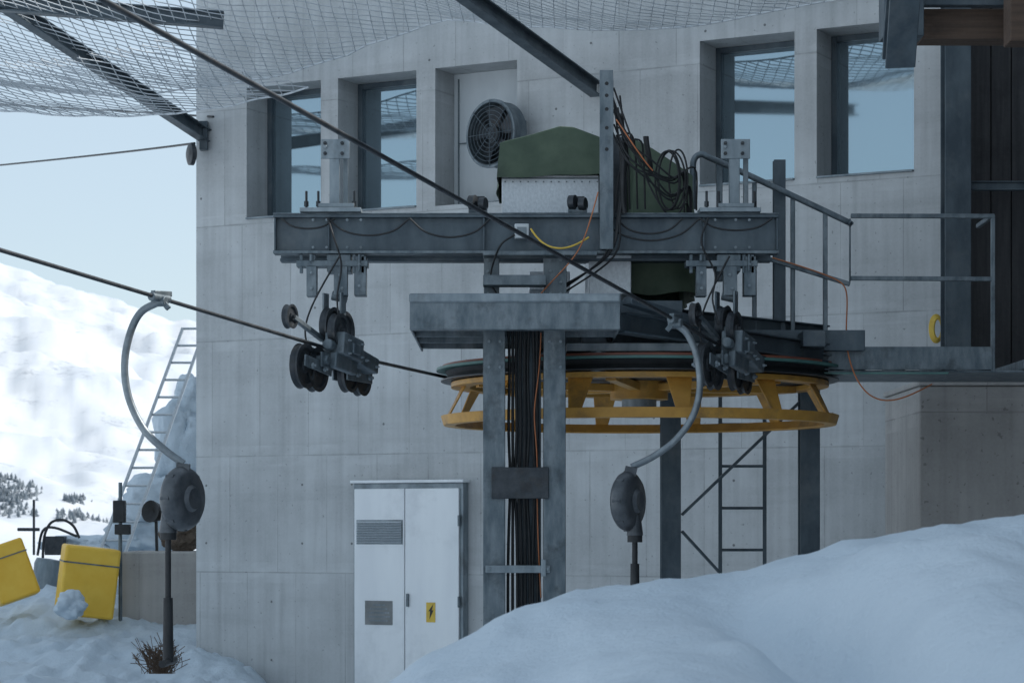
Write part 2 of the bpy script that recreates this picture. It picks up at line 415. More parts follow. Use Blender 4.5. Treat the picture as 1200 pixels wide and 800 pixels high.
A=Acc(); A.bar(fc-ax*.14-Vector((0,0,.28)),fc-ax*.14-Vector((0,0,.45)),.05,.05); A.bar(fc-ax*.14,fc-ax*.14+Vector((.14,.25,0)),.3,.3)
A.make('mounting_bracket','galvd',Fn,.004)

# electrical cabinet (two-leaf)
C=empty('electrical_cabinet',O,rz)
c0,c1=S(421),S(549); ct=WZ(485,566); 
A=Acc(); A.box(c0,c1,-.10,-.002,0,ct); A.make('cabinet_body','galv',C,.004,True)
cm=S(482)
A=Acc(); A.box(c0+.02,cm-.004,-.125,-.103,.05,ct-.05).box(cm+.004,c1-.035,-.125,-.103,.05,ct-.05); A.box(c0-.02,c1+.02,-.14,-.002,ct+.002,ct+.03)
A.make('doors','white',C,.006,True)
A=Acc()
l0,l1=S(427),S(479); zl0,zl1=WZ(450,636),WZ(450,610)
for k in range(9):
    z0=zl0+(zl1-zl0)*k/9; A.add([(l0,-.128,z0),(l1,-.128,z0),(l1,-.145,z0+.006),(l0,-.145,z0+.006),(l1,-.128,z0+.02),(l0,-.128,z0+.02)],[(0,1,2,3),(3,2,4,5)])
A.make('louvre','alu',C,local=True)
A=Acc(); A.box(l0-.01,l1+.01,-.1275,-.1255,zl0-.01,zl1+.01); A.make('louvre_opening','galv',C,local=True)
A=Acc(); A.box(S(436),S(468),-.1295,-.1255,WZ(450,731),WZ(450,703)); A.make('sign_plate','sign',C,local=True)
A=Acc()
for k,(p,q) in enumerate(((.15,.85),(.1,.9),(.1,.88),(.2,.8),(.3,.7))):
    zc=WZ(450,727)+(WZ(450,706)-WZ(450,727))*k/4.6; a,b=S(436),S(468); x=a+(b-a)*p
    while x<a+(b-a)*q: w=random.uniform(.008,.02); A.box(x,x+w,-.1315,-.130,zc,zc+.016); x+=w+.006
A.make('sign_text','galv',C,local=True)
A=Acc(); A.box(S(507.5),S(518),-.1295,-.1255,WZ(512,728),WZ(512,705)); A.make('warning_label','ylw2',C,local=True)
A=Acc(); sx0=S(510);sx1=S(516); zc=WZ(512,716)
A.add([(sx1,-.131,zc+.075),(sx0,-.131,zc+.005),(sx0+.02,-.131,zc+.008),(sx0+.012,-.131,zc-.07),(sx1+.002,-.131,zc+.018),(sx1-.018,-.131,zc+.015)],[(0,1,2,5),(5,2,3,4)])
A.make('lightning_symbol','black',C,local=True)
A=Acc(); A.box(cm+.03,cm+.05,-.15,-.127,1.0,1.12); 
for z in (.3,1.0,1.75): A.cyl((c1-.03,-.13,z),(c1-.03,-.13,z+.1),.012,8)
A.make('handle_and_hinges','galvd',C,local=True)

# corner insulator & aerial lines
T=empty('aerial_line',P(228,180,23.4))
ins=Acc(); ins.lathe(P(229,181,23.3),(-.9,-.4,0),[(0,0),(.06,.0),(.11,.02),(.11,.06),(.06,.08),(0,.08)],20); ins.make('line_pulley','iron',T)
tube('lower_wire',[[P(228,168,23.3),P(110,184,30),P(-150,208,38)]],.012,'black',T,1)
tube('upper_wire',[[P(250,137,23.3),P(110,128,30),P(-200,112,44)]],.012,'black',T,1)

# ------------------------------------------------------------ netting canopy
N=empty('canopy_frame',(-2,21,6))
def wp(s,t,z): return Vector((O[0]+wx*s+wy*t,O[1]+wy*s-wx*t,z))
A=Acc()
a=wp(S(243),.02,WZ(243,160)); b=P(45,30,21.1); A.ib(a,a+(b-a)*2.2,.11,.13,.014)
a2=wp(S(700),.02,WZ(700,106)); b2=P(540,-10,19.2); A.ib(a2,a2+(b2-a2)*2.2,.11,.13,.014)
A.ib(P(-160,-8,20.6),P(262,24,20.8),.12,.14,.014)
A.box(a.x-.06,a.x+.02,a.y-.06,a.y+.05,a.z-.14,a.z+.14)
A.make('outrigger_beams','steel',N,.003)
bt=[(-300,108),(-60,96),(0,103),(80,111),(160,110),(240,103),(320,90),(390,70),(450,45),(530,22),(600,30),(680,36),(760,36),(830,30),(900,15),(985,0),(1100,-25),(1300,-60)]
def netz(s,t,t0,off=0):
    p=wp(s,t0,0); u=600+F*p.x/p.y
    zb_=(HV-interp(u,bt)-off)/F*p.y+CZ
    q=t-t0
    return zb_+.10*q-.10*math.sin(min(q,3)/3*math.pi)*(1+.3*math.sin(s*1.7))+.03*noise.noise(Vector((s*.9,t*.9,1)))+.02*noise.noise(Vector((s*3,t*3,1)))
def netobj(name,sa,sb,t0,t1,cell,off,k=.5,r=.0048):
    paths=[];dt=.14
    for sg in (1,-1):
        s=sa-(t1-t0)*k-1
        while s<sb+(t1-t0)*k+1:
            pts=[];t=t0
            while t<=t1:
                ss=s+sg*(t-t0)*k
                if sa<=ss<=sb: pts.append(wp(ss,t,netz(ss,t,t0,off)+.006*sg*math.sin(t*40)))
                elif pts: break
                t+=dt
            if len(pts)>1: paths.append(pts)
            s+=cell
    o=tube(name,paths,r,'net',N,0,'POLY'); o.data.use_fill_caps=False
    e=[wp(sa+(sb-sa)*i/60,t0,netz(sa+(sb-sa)*i/60,t0,t0,off)) for i in range(61)]
    tube(name+'_edge_rope',[e],.009,'net',N,1,'POLY')
netobj('safety_net',-4.5,8.2,.45,4.6,.115,0)
netobj('safety_net_overlap',-4.5,1.6,1.4,3.6,.13,26)

# ------------------------------------------------------------ lift station frame
ST=empty('lift_station_frame',(0,15,0))
d=15.
A=Acc()
xa,xb=X(320,d),X(913,d); zc=(Z(251,d)+Z(297,d))/2; hh=Z(251,d)-Z(297,d)
A.ib((xa,d+.06,zc),(xb,d+.06,zc),.12,hh,.02); A.ib((xa,d+.50,zc),(xb,d+.50,zc),.12,hh,.02)
for u in (321,384,566,703,824,910): A.box(X(u,d),X(u+2.2,d),d+.006,d+.056,zc-hh/2+.021,zc+hh/2-.021)
for u in (340,600,890): A.box(X(u,d),X(u+14,d),d+.121,d+.439,zc-.05,zc+.05)
A.make('main_crossbeams','steel',ST,.003)
A=Acc()
A.box(xa,xb,d-.003,d+.12,zc+hh/2+.001,zc+hh/2+.008); A.box(xa,xb,d-.004,d-.001,zc-hh/2+.001,zc-hh/2+.018)
A.make('beam_top_plate','galvd',ST,.002)
A=Acc()
A.pb(567,292,585,345,d+.13,.12).pb(637,292,664,345,d+.13,.12)
A.pb(566,322,640,334,d-.06,.15).pb(566,294,700,299,d-.03,.2)
A.make('upper_column_stubs','galvd',ST,.003)
A=Acc()
def chan(u0,u1,v0,v1,d,side,dep=.2,t=.014,acc=A):
    x0,x1=X(u0,d),X(u1,d); z0,z1=Z(v1,d),Z(v0,d)
    acc.box(x0,x1,d,d+t,z0,z1); acc.box(x0,x1,d+dep-t,d+dep,z0,z1)
    if side<0: acc.box(x0,x0+t,d+t,d+dep-t,z0,z1)
    else: acc.box(x1-t,x1,d+t,d+dep-t,z0,z1)
chan(566,592,386.5,980,14.85,-1); chan(637,663,386.5,980,14.85,1)
A.make('columns','galvd',ST,.004)
A=Acc(); A.pb(576,547,643,584,14.82,.028)
A.make('junction_plate','iron',ST,.004)
A=Acc()
A.pb(569,662,645,671,14.80,.045); A.pb(634,655,640,675,14.78,.02)
A.make('cross_tie','galv',ST,.004)
A=Acc()
for (u,v) in ((573,666),(642,666)): A.bolt(P(u,v,14.8))
for v in (400,430): 
    for u in (573,586,644,657): A.bolt(P(u,v,14.85),r=.01)
for v in range(305,345,13):
    for u in (572,645,657): A.bolt(P(u,v,15.13),r=.01)
for u in (395,850):
    for du in (-28,-12,12,28):
        for v in (258,290): A.bolt(P(u+du,v,14.999),r=.009)
A.make('bolts','galv',ST)
# platform
A=Acc(); dp=14.45
x0,x1=X(480,dp),X(727,dp); z0,z1=Z(386,dp),Z(346,dp)
A.box(x0,x1,dp,dp+.014,z0,z1).box(x0,x1,dp+.014,dp+.10,z1-.014,z1).box(x0,x1,dp+.014,dp+.10,z0,z0+.014)
for k in range(4): A.box(x0,x1-.0,dp+.10+k*.5,dp+.10+k*.5+.014,z0+.002,z1-.002)
A.box(x0,x0+.014,dp+.015,16.3,z0+.001,z1-.001); A.box(x1-.014,x1,dp+.015,16.3,z0+.001,z1-.001)
A.box(x0+.015,x1-.015,dp+.11,16.3,z1+.002,z1+.012)
A.make('platform_frame','galvd',ST,.004)
A=Acc(); A.box(x0-.004,x1+.004,dp-.012,dp+.03,z1-.045,z1+.012); A.make('platform_kerb','galv',ST,.012)
A=Acc()
A.box(X(727,15.2),X(800,15.2),15.2,15.34,Z(386,15.2),Z(352,15.2))
A.box(.05,2.35,15.9,16.05,Z(412,16),Z(388,16)); A.box(.05,2.35,16.9,17.05,Z(412,16),Z(388,16))
A.box(.45,.6,15.3,17.6,Z(411,16),Z(393,16)); A.box(1.15,1.3,15.3,17.6,Z(411,16),Z(393,16)); A.box(1.9,2.05,15.6,17.6,Z(411,16),Z(393,16))
A.ib(P(727,378,15.0),P(965,414,15.9),.12,.13,.014)
A.bar(P(735,352,14.9),P(860,392,15.3),.1,.05)
A.ib(P(727,366,15.6),P(968,392,16.2),.1,.12,.012)
A.make('carrier_beams','steel',ST,.004)
A=Acc(); A.cyl((.62,16.45,2.80),(.62,16.45,3.2),.06,20); A.cyl((.878,16.5,2.5),(.878,16.5,2.98),.12,24); A.cyl((.878,16.5,2.93),(.878,16.5,2.99),.3,32)
A.pb(664,402,880,411,15.25,.3); A.cyl(P(701,441,15.3),P(701,411,15.3),.055,16)
A.make('drive_shaft','galv',ST)
A=Acc(); d=17.3
for (u0,u1,v0) in ((775,798,420),(938,961,420)):
    x0,x1=X(u0,d),X(u1,d); A.ib(((x0+x1)/2,d+.08,-.5),((x0+x1)/2,d+.08,Z(v0,d)),x1-x0,.16,.014,(0,1,0))
A.bar(P(799,603,d+.08),P(938,470,d+.08),.02,.07,(0,1,0)); A.bar(P(799,622,d+.08),P(925,760,d+.08),.02,.07,(0,1,0))
A.make('rear_support_trestle','steel',ST,.003)
A=Acc(); d=14.9
A.pb(703,82,719,292,d,.012); A.pb(703,82,706,292,d+.013,.06)
A.make('cable_post','galvd',ST,.003)
A=Acc()
for v in (98,112,128,150,175): A.cyl(P(711,v,d-.002),P(711,v,d+.001),.012,10)
A.make('post_holes','black',ST)
A=Acc(); G=Acc()
for uc in (393,862):
    d=15.05
    A.pb(uc-17,163,uc+17,186,d,.015); A.pb(uc-7,186,uc+5,240,d,.012); A.pb(uc-7,163,uc-4,240,d+.012,.07); A.pb(uc+9,170,uc+15,240,d+.1,.02)
    A.pb(uc-42,243,uc+30,248,d-.08,.3); A.pb(uc-20,238,uc+22,243,d-.03,.2)
    A.cyl(P(uc-12,172,d-.02),P(uc-12,172,d+.05),.012,8)
    for du in (-34,-20,22): 
        G.cyl(P(uc+du,224,d+.0),P(uc+du,252,d+.0),.008,8); G.cyl(P(uc+du,236,d),P(uc+du,242,d),.016,6)
    for du,v in ((-12,168),(-12,180),(8,168),(8,180)): G.bolt(P(uc+du,v,d))
A.make('tensioner_brackets','galv',ST,.003); G.make('threaded_rods','iron',ST)
A=Acc(); G=Acc()
for u in (560,677):
    d=15.1
    G.pb(u-11,243,u+11,249,d,.1); A.lathe(P(u-6,237,d),(.9,-.4,0),[(0,-.02),(.045,-.02),(.045,.02),(0,.02)],20)
    A.lathe(P(u+6,239,d),(.9,-.4,0),[(0,-.02),(.04,-.02),(.04,.02),(0,.02)],20); A.pb(u-4,230,u+8,240,d+.03,.04)
A.make('limit_rollers','iron',ST); G.make('roller_bases','galvd',ST,.003)
A=Acc(); A.pb(603,262,620,279,14.93,.07); A.make('junction_box','panel',ST,.006)
A=Acc(); A.pb(606,266,617,275,14.925,.004); A.make('junction_box_lid','galv',ST)

# drive housing and tarpaulins
Mo=empty('drive_motor_cover',(.4,16,3.5))
A=Acc(); A.pb(588,205,702,250,15.7,1.0); A.pb(690,296,740,345,15.45,.8); A.pb(666,250,738,294,15.72,.8)
A.pb(620,318,668,340,15.9,.5)
A.make('motor_housing','alu',Mo,.006)
A=Acc()
for u in range(592,702,9): A.bolt(P(u,213,15.69),r=.005,l=.004)
A.pb(588.5,208,701.5,209.5,15.69,.01)
A.make('housing_rivets','galvd',Mo)
def tarp(acc,x0,x1,y0,y1,zbot,ztop,seed,amp=.03,nu=40,nv=30,fold=9):
    def disp(p,nrm): 
        f=amp*noise.fractal(p*2.2+Vector((seed,0,0)),1,2,4)+amp*.5*math.sin(p.x*fold+p.y*fold+2*noise.noise(p*2))
        return p+nrm*f
    cx,cy=(x0+x1)/2,(y0+y1)/2
    per=[]
    for i in range(nu): per.append((x0+(x1-x0)*i/nu,y0))
    for i in range(nu): per.append((x1,y0+(y1-y0)*i/nu))
    for i in range(nu): per.append((x1-(x1-x0)*i/nu,y1))
    for i in range(nu): per.append((x0,y1-(y1-y0)*i/nu))
    n=len(per);vs=[];fs=[]
    rows=nv
    for j in range(rows+1):
        for (x,y) in per:
            t=j/rows; zt_=ztop(x,y); zb_=zbot(x)+amp*.3*math.sin(x*17+seed)
            nr=Vector((x-cx,y-cy,0)); nr=Vector((nr.x/(x1-x0),nr.y/(y1-y0),0)).normalized()
            p=Vector((x,y,zb_+(zt_-zb_)*t)); q=disp(p,nr*(1.-.6*t))+nr*(.02*(1-t))
            vs.append(q)
    m=12
    for j in range(1,m+1):
        for k,(x,y) in enumerate(per):
            t=j/m; xx=x+(cx-x)*t; yy=y+(cy-y)*t; base=vs[rows*n+k]
            w=(1-t)**2
            p=Vector((xx,yy,ztop(xx,yy)+amp*.7*noise.noise(Vector((xx*4,yy*4,seed)))*t+.01))
            p=Vector((p.x+(base.x-x)*w,p.y+(base.y-y)*w,p.z)); vs.append(p)
    for j in range(rows+m):
        for i in range(n): fs.append((j*n+i,j*n+(i+1)%n,(j+1)*n+(i+1)%n,(j+1)*n+i))
    acc.add(vs,fs)
def lin(x,tab):
    if x<=tab[0][0]: return tab[0][1]
    for (a,b),(c,d) in zip(tab,tab[1:]):
        if x<=c: return b+(d-b)*(x-a)/(c-a)
    return tab[-1][1]
A=Acc()
d=15.65
t1=[(X(586,d),Z(168,d)),(X(622,d),Z(159,d)),(X(656,d),Z(149,d)),(X(672,d),Z(150,d)),(X(706,d),Z(163,d))]
tarp(A,X(586,d),X(706,d),d,16.9,lambda x:Z(209-(x-X(586,d))*8,d),lambda x,y:lin(x,t1)-.05*abs(y-16.2)+.03,3,.014,fold=7)
t2=[(X(690,d),Z(160,d)),(X(735,d),Z(156,d)),(X(765,d),Z(172,d)),(X(812,d),Z(203,d))]
tarp(A,X(741,d),X(812,d),15.6,16.9,lambda x:Z(345,d),lambda x,y:lin(x,t2)-.04*abs(y-16.2),8,.035,fold=16)
A.make('tarpaulin','green',Mo,smooth=80)
t3=Acc(); t3.pb(700,160,742,250,16.3,.5); t3.make('gearbox_block','iron',Mo,.01)

# black control cable loom
K=empty('control_cables',(.7,15,4))
paths=[]
for i in range(8):
    u0=random.uniform(716,723); v0=105+i*8+random.uniform(-3,3); s_=random.uniform(15,48); e_=(random.uniform(800,816),random.uniform(196,240))
    paths.append(smooth_path([P(u0,v0,14.95),P(u0+16,v0+22+s_*.5,14.92),P(u0+42,(v0+e_[1])/2+s_,14.98),P(u0+68,e_[1]+s_*.35,15.08),P(e_[0],e_[1],15.3),P(e_[0]+2,e_[1]+50,15.35)],5))
for i in range(6):
    x=random.uniform(725,740); paths.append(smooth_path([P(x-8,112+i*7,14.93),P(x,random.uniform(165,190),14.97),P(x-3,210,14.95),P(x-8,250,14.93),P(x-14-random.random()*10,300,14.95),P(640+random.random()*20,345,15.3)],5))
for i in range(3):
    x=736+i*9; paths.append(smooth_path([P(724,150+i*9,14.94),P(x-5,152+i*6,14.94),P(x,185,15.0),P(x+2,245,15.1)],5))
loops=[]
for i in range(4):
    c=780+i*5+random.uniform(-4,4); w=14+random.uniform(-3,4); top=170+random.uniform(0,10)
    loops.append([P(c+w*math.cos(t),top+36+36*math.sin(t),15.12+.02*i) for t in [2*math.pi*k/12 for k in range(12)]])
tube('coiled_cable_loops',loops,.006,'black',K,2,cyc=True)
for (a0,b0,dr) in ((384,480,18),(480,575,20),(705,820,24),(820,905,12),(722,800,16),(330,392,10)):
    paths.append(smooth_path([P(a0,256,14.97),P(a0+(b0-a0)*.2,258+dr*.7,14.96),P((a0+b0)/2,258+dr,14.96),P(b0-(b0-a0)*.2,258+dr*.7,14.96),P(b0,256,14.97)],5))
paths.append(smooth_path([P(603,275,14.93),P(585,290,14.93),P(575,330,15.1),P(596,360,15.)],5))
paths.append(smooth_path([P(384,255,14.97),P(390,275,14.9),P(400,310,14.95),P(395,350,14.9),P(400,390,14.85)],5))
paths.append(smooth_path([P(830,255,14.97),P(822,285,14.9),P(838,320,14.95),P(835,350,14.9),P(842,380,14.85)],5))
tube('black_cables',paths,.0062,'black',K,2,'POLY')
tube('heavy_hoses',[[P(729,168,14.95),P(733,190,14.93),P(726,222,14.93),P(732,250,14.95)],[P(757,160,15.05),P(757,172,15.05),P(763,190,15.04),P(762,205,15.1)]],.018,'black',K,3)
vert=[]
for i in range(8):
    u=596+i*4.8; w=random.uniform(-4,4)
    vert.append([P(u,388,14.98),P(u+w,440,15),P(u-w,500,14.97),P(u+w*2,570,14.98),P(u-w,640,14.98),P(u,800,15.0)])
tube('riser_cables',vert,.0095,'black',K,2)
A=Acc(); A.pb(606,386.5,634,800,15.03,.03); A.make('cable_tray','steel',K)
tube('orange_cables',[[P(701,225,14.88),P(690,265,14.87),P(680,300,14.88),P(650,325,15.),P(633,345,15.)],
  [P(634,390,14.95),P(633,440,14.95),P(622,480,14.94),P(632,530,14.94),P(628,600,14.94),P(634,700,14.95)],
  [P(722,140,14.9),P(736,160,14.88),P(752,186,14.92),P(765,200,14.96)]],.0042,'orange',K,2)
tube('yellow_cable',[[P(622,268,14.9),P(632,284,14.88),P(650,294,14.87),P(672,290,14.88),P(690,278,14.9)]],.006,'ylw2',K,2)

# ------------------------------------------------------------ bullwheel
BW=empty('bullwheel',(.878,16.5,2.7)); c=Vector((.878,16.5,CZ)); up=(0,0,1)
A=Acc(); r=1.37
A.lathe(c,up,[(r-.02,.69),(r+.0,.755),(r-.05,.755),(r-.10,.70),(r-.10,.69)],96,True)
A.lathe(c,up,[(r-.07,.95),(r-.07,.985),(r-.20,.985),(r-.20,.95)],96,True)
for i in range(12):
    t=2*math.pi*(i+.3)/12; e=Vector((math.cos(t),math.sin(t),0)); sd_=Vector((-e.y,e.x,0))
    lo=c+e*(r-.04)+Vector((0,0,.745)); hi=c+e*(r-.15)+Vector((0,0,.955))
    th=e*.006
    vs=[lo-sd_*.045-th,lo+sd_*.045-th,hi+sd_*.085-th,hi-sd_*.085-th,lo-sd_*.045+th,lo+sd_*.045+th,hi+sd_*.085+th,hi-sd_*.085+th]
    A.add(vs,[(0,1,2,3),(7,6,5,4),(0,4,5,1),(1,5,6,2),(2,6,7,3),(3,7,4,0)])
for i in range(6):
    t=2*math.pi*(i+.3)/6; e=Vector((math.cos(t),math.sin(t),0))
    A.bar(c+e*.18+Vector((0,0,.95)),c+e*(r-.2)+Vector((0,0,.96)),.07,.05)
A.cyl(c+Vector((0,0,.87)),c+Vector((0,0,1.05)),.2,32)
A.make('wheel_frame','yellow',BW,.003,smooth=30)
A=Acc(); A.lathe(c,up,[(.2,.992),(r+.0,.992),(r+.0,1.0),(.2,1.0)],96,True); A.make('lower_flange','iron',BW)
A=Acc(); A.lathe(c,up,[(r-.2,1.003),(r-.03,1.003),(r-.05,1.03),(r-.03,1.06),(r-.2,1.06)],96,True); A.make('rope_groove','black',BW)
A=Acc(); A.lathe(c,up,[(r-.2,1.063),(r+.03,1.063),(r+.03,1.08),(r-.2,1.08)],96,True); A.make('upper_flange','teal',BW)
A=Acc(); A.lathe(c,up,[(r-.25,1.083),(r-.01,1.083),(r-.01,1.10),(r-.25,1.10)],96,True); A.make('wear_ring','red',BW)

# ------------------------------------------------------------ haul rope
HR=empty('haul_rope',(0,14,3))
def cabL(t): return Vector((-1.125-.41*t,15-t,CZ+1.104+.072*t))
def cabR(t): return Vector((1.34-.41*t,15-t,CZ+1.114+.105*t))
zr=CZ+1.03
e=Vector((.925,-.38,0)); rt=Vector((.878,16.5,zr))+e*1.325; lt=Vector((.878,16.5,zr))-e*1.325
arc=[]
th0=math.atan2(e.y,e.x)
for i in range(25): 
    t=th0+math.pi*i/24; arc.append(Vector((.878+1.325*math.cos(t),16.5+1.325*math.sin(t),zr)))
path=[cabR(14),cabR(9),cabR(4),cabR(1),cabR(0),rt]+arc+[lt,cabL(-.35),cabL(0),cabL(1),cabL(4),cabL(14)]
tube('wire_rope',[path],.0115,'iron',HR,3,'POLY')

# ------------------------------------------------------------ sheave batteries
axd=Vector((.925,-.38,0)); cd=Vector((-.38,-.925,0))
def sheave(acc,c,r,w=.05):
    acc.lathe(c,axd,[(.0,-w*.5),(r*.3,-w*.5),(r*.32,-w*.25),(r*.75,-w*.25),(r*.8,-w*.5),(r,-w*.5),(r*.9,0),(r,w*.5),(r*.8,w*.5),(r*.75,w*.25),(r*.32,w*.25),(r*.3,w*.5),(0,w*.5)],28)
    acc.cyl(c-axd*w*.9,c+axd*w*.9,r*.16,10)
def assembly(cab,uc,mir=1):
    E=empty('sheave_assembly',cab(0)); W_=Acc();Bd=Acc();G_=Acc();H=Acc()
    o=cab(0)
    def q(t,side,z): return o+cd*t*1.0+axd*side+Vector((0,0,z+.075*t))
    for t in (.40,.24): sheave(W_,q(t,0,-.155),.14)
    for t in (-.22,-.40): sheave(W_,q(t,0,-.125),.115)
    for t in (.02,-.14): sheave(W_,q(t,0.0,.14),.125)
    sheave(W_,q(.52,-.03,.13),.075,.04); sheave(W_,q(.1,.09,.10),.11)
    for sd in (-.05,.05):
        Bd.bar(q(.48,sd,-.13),q(.12,sd,-.15),.012,.07); Bd.bar(q(-.1,sd,-.14),q(-.46,sd,-.12),.012,.07)
        Bd.bar(q(.3,sd*1.4,-.10),q(-.34,sd*1.4,-.05),.014,.09)
        Bd.bar(q(-.02,sd*1.2,.36),q(-.02,sd*1.2,-.08),.07,.014,axd)
    Bd.bar(q(.5,-.02,.13),q(.1,-.02,.05),.03,.03)
    H.bar(q(.16,.09,.02),q(-.12,.09,.0),.14,.14); H.bar(q(-.1,.09,-.03),q(-.36,.09,-.06),.12,.10); H.bar(q(.2,.1,-.09),q(-.1,.1,-.1),.05,.10)
    H.cyl(q(.1,.05,.0),q(.1,.05,.12),.035,12); H.cyl(q(-.2,.06,.0),q(-.2,.06,.08),.025,12); H.cyl(q(.25,.1,-.1),q(.25,-.12,-.1),.03,12)
    H.cyl(q(.17,.08,.0),q(.24,.08,-.0),.035,14); H.bar(q(.05,.16,.0),q(-.05,.16,.0),.03,.07)
    Bt=Acc()
    for t,z in ((.1,.04),(-.08,.04),(.1,-.04),(-.08,-.04),(-.15,-.05),(-.3,-.07)): Bt.bolt(q(t,.155,z),axd,.010,.014)
    for t,z in ((.40,-.155),(.24,-.155),(-.22,-.125),(-.4,-.125)): Bt.bolt(q(t,.062,z),axd,.02,.016); Bt.bolt(q(t,-.062,z),-axd,.02,.016)
    d=15.02
    for du in (-40,-25,22,32): G_.pb(uc+du-2,298,uc+du+2,320,d,.02)
    G_.pb(uc-46,305,uc+38,312,d-.01,.14); G_.pb(uc-10,298,uc+18,318,d,.2)
    G_.pb(uc-34,312,uc-22,347,d-.02,.1); G_.pb(uc+22,300,uc+36,346,d,.12)
    G_.pb(uc-2,312,uc+14,346,d-.03,.08); G_.cyl(P(uc-4,346,d+.03),P(uc+14,350,d+.03),.03,12)
    G_.cyl(P(uc-28,306,d-.03),P(uc-28,298,d-.03),.014,6); G_.cyl(P(uc+28,318,d-.03),P(uc+28,298,d-.03),.01,6)
    for (du,v) in ((-28,320),(-28,338),(28,310),(28,335),(5,322),(8,338)): Bt.bolt(P(uc+du,v,d-.03),r=.01)
    W_.make('sheave_wheels','iron',E); Bd.make('rocker_arms','galvd',E,.003); H.make('rope_catcher','galvd',E,.01); G_.make('suspension_bracket','galvd',E,.003); Bt.make('pins_and_bolts','galv',E)
    tube('sensor_cable',[[P(uc+5,300,14.95),q(.1,-.12,.25),q(.2,-.15,.1),q(.1,-.1,-.02)]],.006,'black',E,2)
    return E
assembly(cabL,393); assembly(cabR,850)

# ------------------------------------------------------------ tow hangers
def hanger(cab,t,sgn,pts,drum,rodx,vend,sleeve,zr=None):
    o=cab(t); d=o.y; E=empty('tow_hanger',o)
    G_=Acc()
    G_.cyl(o+cd*.09,o-cd*.09,.024,12); G_.bar(o+cd*.07+Vector((0,0,.02)),o-cd*.11+Vector((0,0,.03)),.03,.03); G_.cyl(o-axd*.04-Vector((0,0,.02)),o+axd*.04-Vector((0,0,.02)),.028,12)
    G_.bar(o,o+Vector((-sgn*.05,0,-.06)),.04,.03)
    G_.make('rope_grip','galvd',E,.004)
    tube('curved_arm',[smooth_path([o-Vector((0,0,.02))]+[P(u,v,d) for u,v in pts])],.0205,'tube',E,5,'POLY')
    dc=P(drum[0],drum[1],d); R_=.165
    Dm=Acc(); ax=Vector((.9,-.44,0)).normalized()
    Dm.lathe(dc,ax,[(0,-.075),(R_*.35,-.08),(R_*.45,-.06),(R_*.85,-.055),(R_,-.035),(R_+.012,-.012),(R_+.012,.012),(R_,.035),(R_*.85,.055),(R_*.45,.06),(R_*.35,.08),(0,.075)],40)
    for i in range(8):
        a=2*math.pi*i/8; tt=Vector((0,0,1)).cross(ax); pp=dc+(tt*math.cos(a)+Vector((0,0,1))*math.sin(a))*(R_+.004); Dm.cyl(pp-ax*.025,pp+ax*.025,.011,6)
    Dm.bar(dc+Vector((0,0,R_*.7)),P(*pts[-1],d),.07,.06,(0,1,0))
    Dm.cyl(P(rodx,drum[1]+16,d),P(rodx,drum[1]+40,d),.035,14,.05)
    Dm.make('spring_drum','drum',E)
    Rd=Acc(); Rd.cyl(P(rodx,drum[1]+38,d),P(rodx,vend-60,d),.0165,12); Rd.cyl(P(rodx,vend-75,d),P(rodx,vend,d),.026,12,.03)
    Rd.cyl(P(rodx,vend,d)-Vector((.0,.22,0)),P(rodx,vend,d)+Vector((0,.22,0)),.02,12)
    Rd.make('towing_rod',sleeve,E)
    Cp=Acc(); Cp.cyl(P(rodx,drum[1]+40,d),P(rodx,drum[1]+48,d),.045,14); Cp.make('rod_collar','black',E)
hanger(cabL,1.95,-1,[(165,366),(152,392),(146,428),(151,466),(168,502),(192,526),(215,543)],(214,584),197,775,'black')
hanger(cabR,.92,1,[(806,392),(817,420),(820,455),(812,487),(792,515),(765,535),(740,547)],(736,587),744,735,'black')

# ------------------------------------------------------------ walkway, railings, retaining wall
WK=empty('maintenance_walkway',(2.5,16.5,3))
A=Acc(); d=16.
A.box(X(968,d),X(1163,d),d,d+.012,Z(433,d),Z(406,d)); A.box(X(968,d),X(1163,d),d+.013,d+.08,Z(408,d),Z(406,d)); 
A.box(X(968,d),X(1240,d),d+.02,d+1.1,Z(436,d),Z(433.4,d))
A.box(X(868,d),X(968,d),d+.02,d+1.1,Z(428,d),Z(424,d))
for u in (968,1015,1062,1109,1156,1200): A.box(X(u,d),X(u+3,d),d+.03,d+1.08,Z(432,d),Z(421,d))
A.ib(P(868,405,15.8),P(970,425,16.0),.09,.11,.012)
A.make('deck_frame','galvd',WK,.003)
A=Acc(); A.box(X(905,d),X(1110,d),d-.05,d+.015,Z(438.5,d),Z(436.5,d)); A.make('deck_edge_strip','teal',WK)
rl=[]
rl.append([P(812,245,15.9),P(812,200,15.9),P(814,186,15.9),P(822,181,15.9),P(834,186,15.9),P(870,202,15.95),P(985,256,16),P(996,262,16)])
tube('stair_handrail',[smooth_path(rl[0],5)],.021,'galvd',WK,4,'POLY')
A=Acc()
A.bar(P(997,253,16.02),P(1165,253.5,16.02),.03,.03); A.bar(P(997,326,16.02),P(1165,327,16.02),.03,.03)
A.bar(P(1163.5,252,16.02),P(1163.5,436,16.02),.028,.028,(0,1,0)); A.bar(P(996,256,16.02),P(996,330,16.02),.012,.012,(0,1,0))
A.bar(P(1163,253,16.02),P(1163*.97+18,265,17.3),.03,.03)
for (u,v0,v1,w) in ((967,250,408,.03),(929,232,400,.03),(884,214,395,.03),(843,195,330,.04)): A.bar(P(u,v0,16),P(u,v1,16),w,w,(0,1,0))
A.bar(P(890,300,15.98),P(996,333,15.98),.03,.03)
A.make('railing','galvd',WK,.004)
A=Acc(); A.ib(P(913,188,16.1),P(913,392,16.1),.08,.08,.01,(0,1,0)); A.make('railing_post','steel',WK,.003)
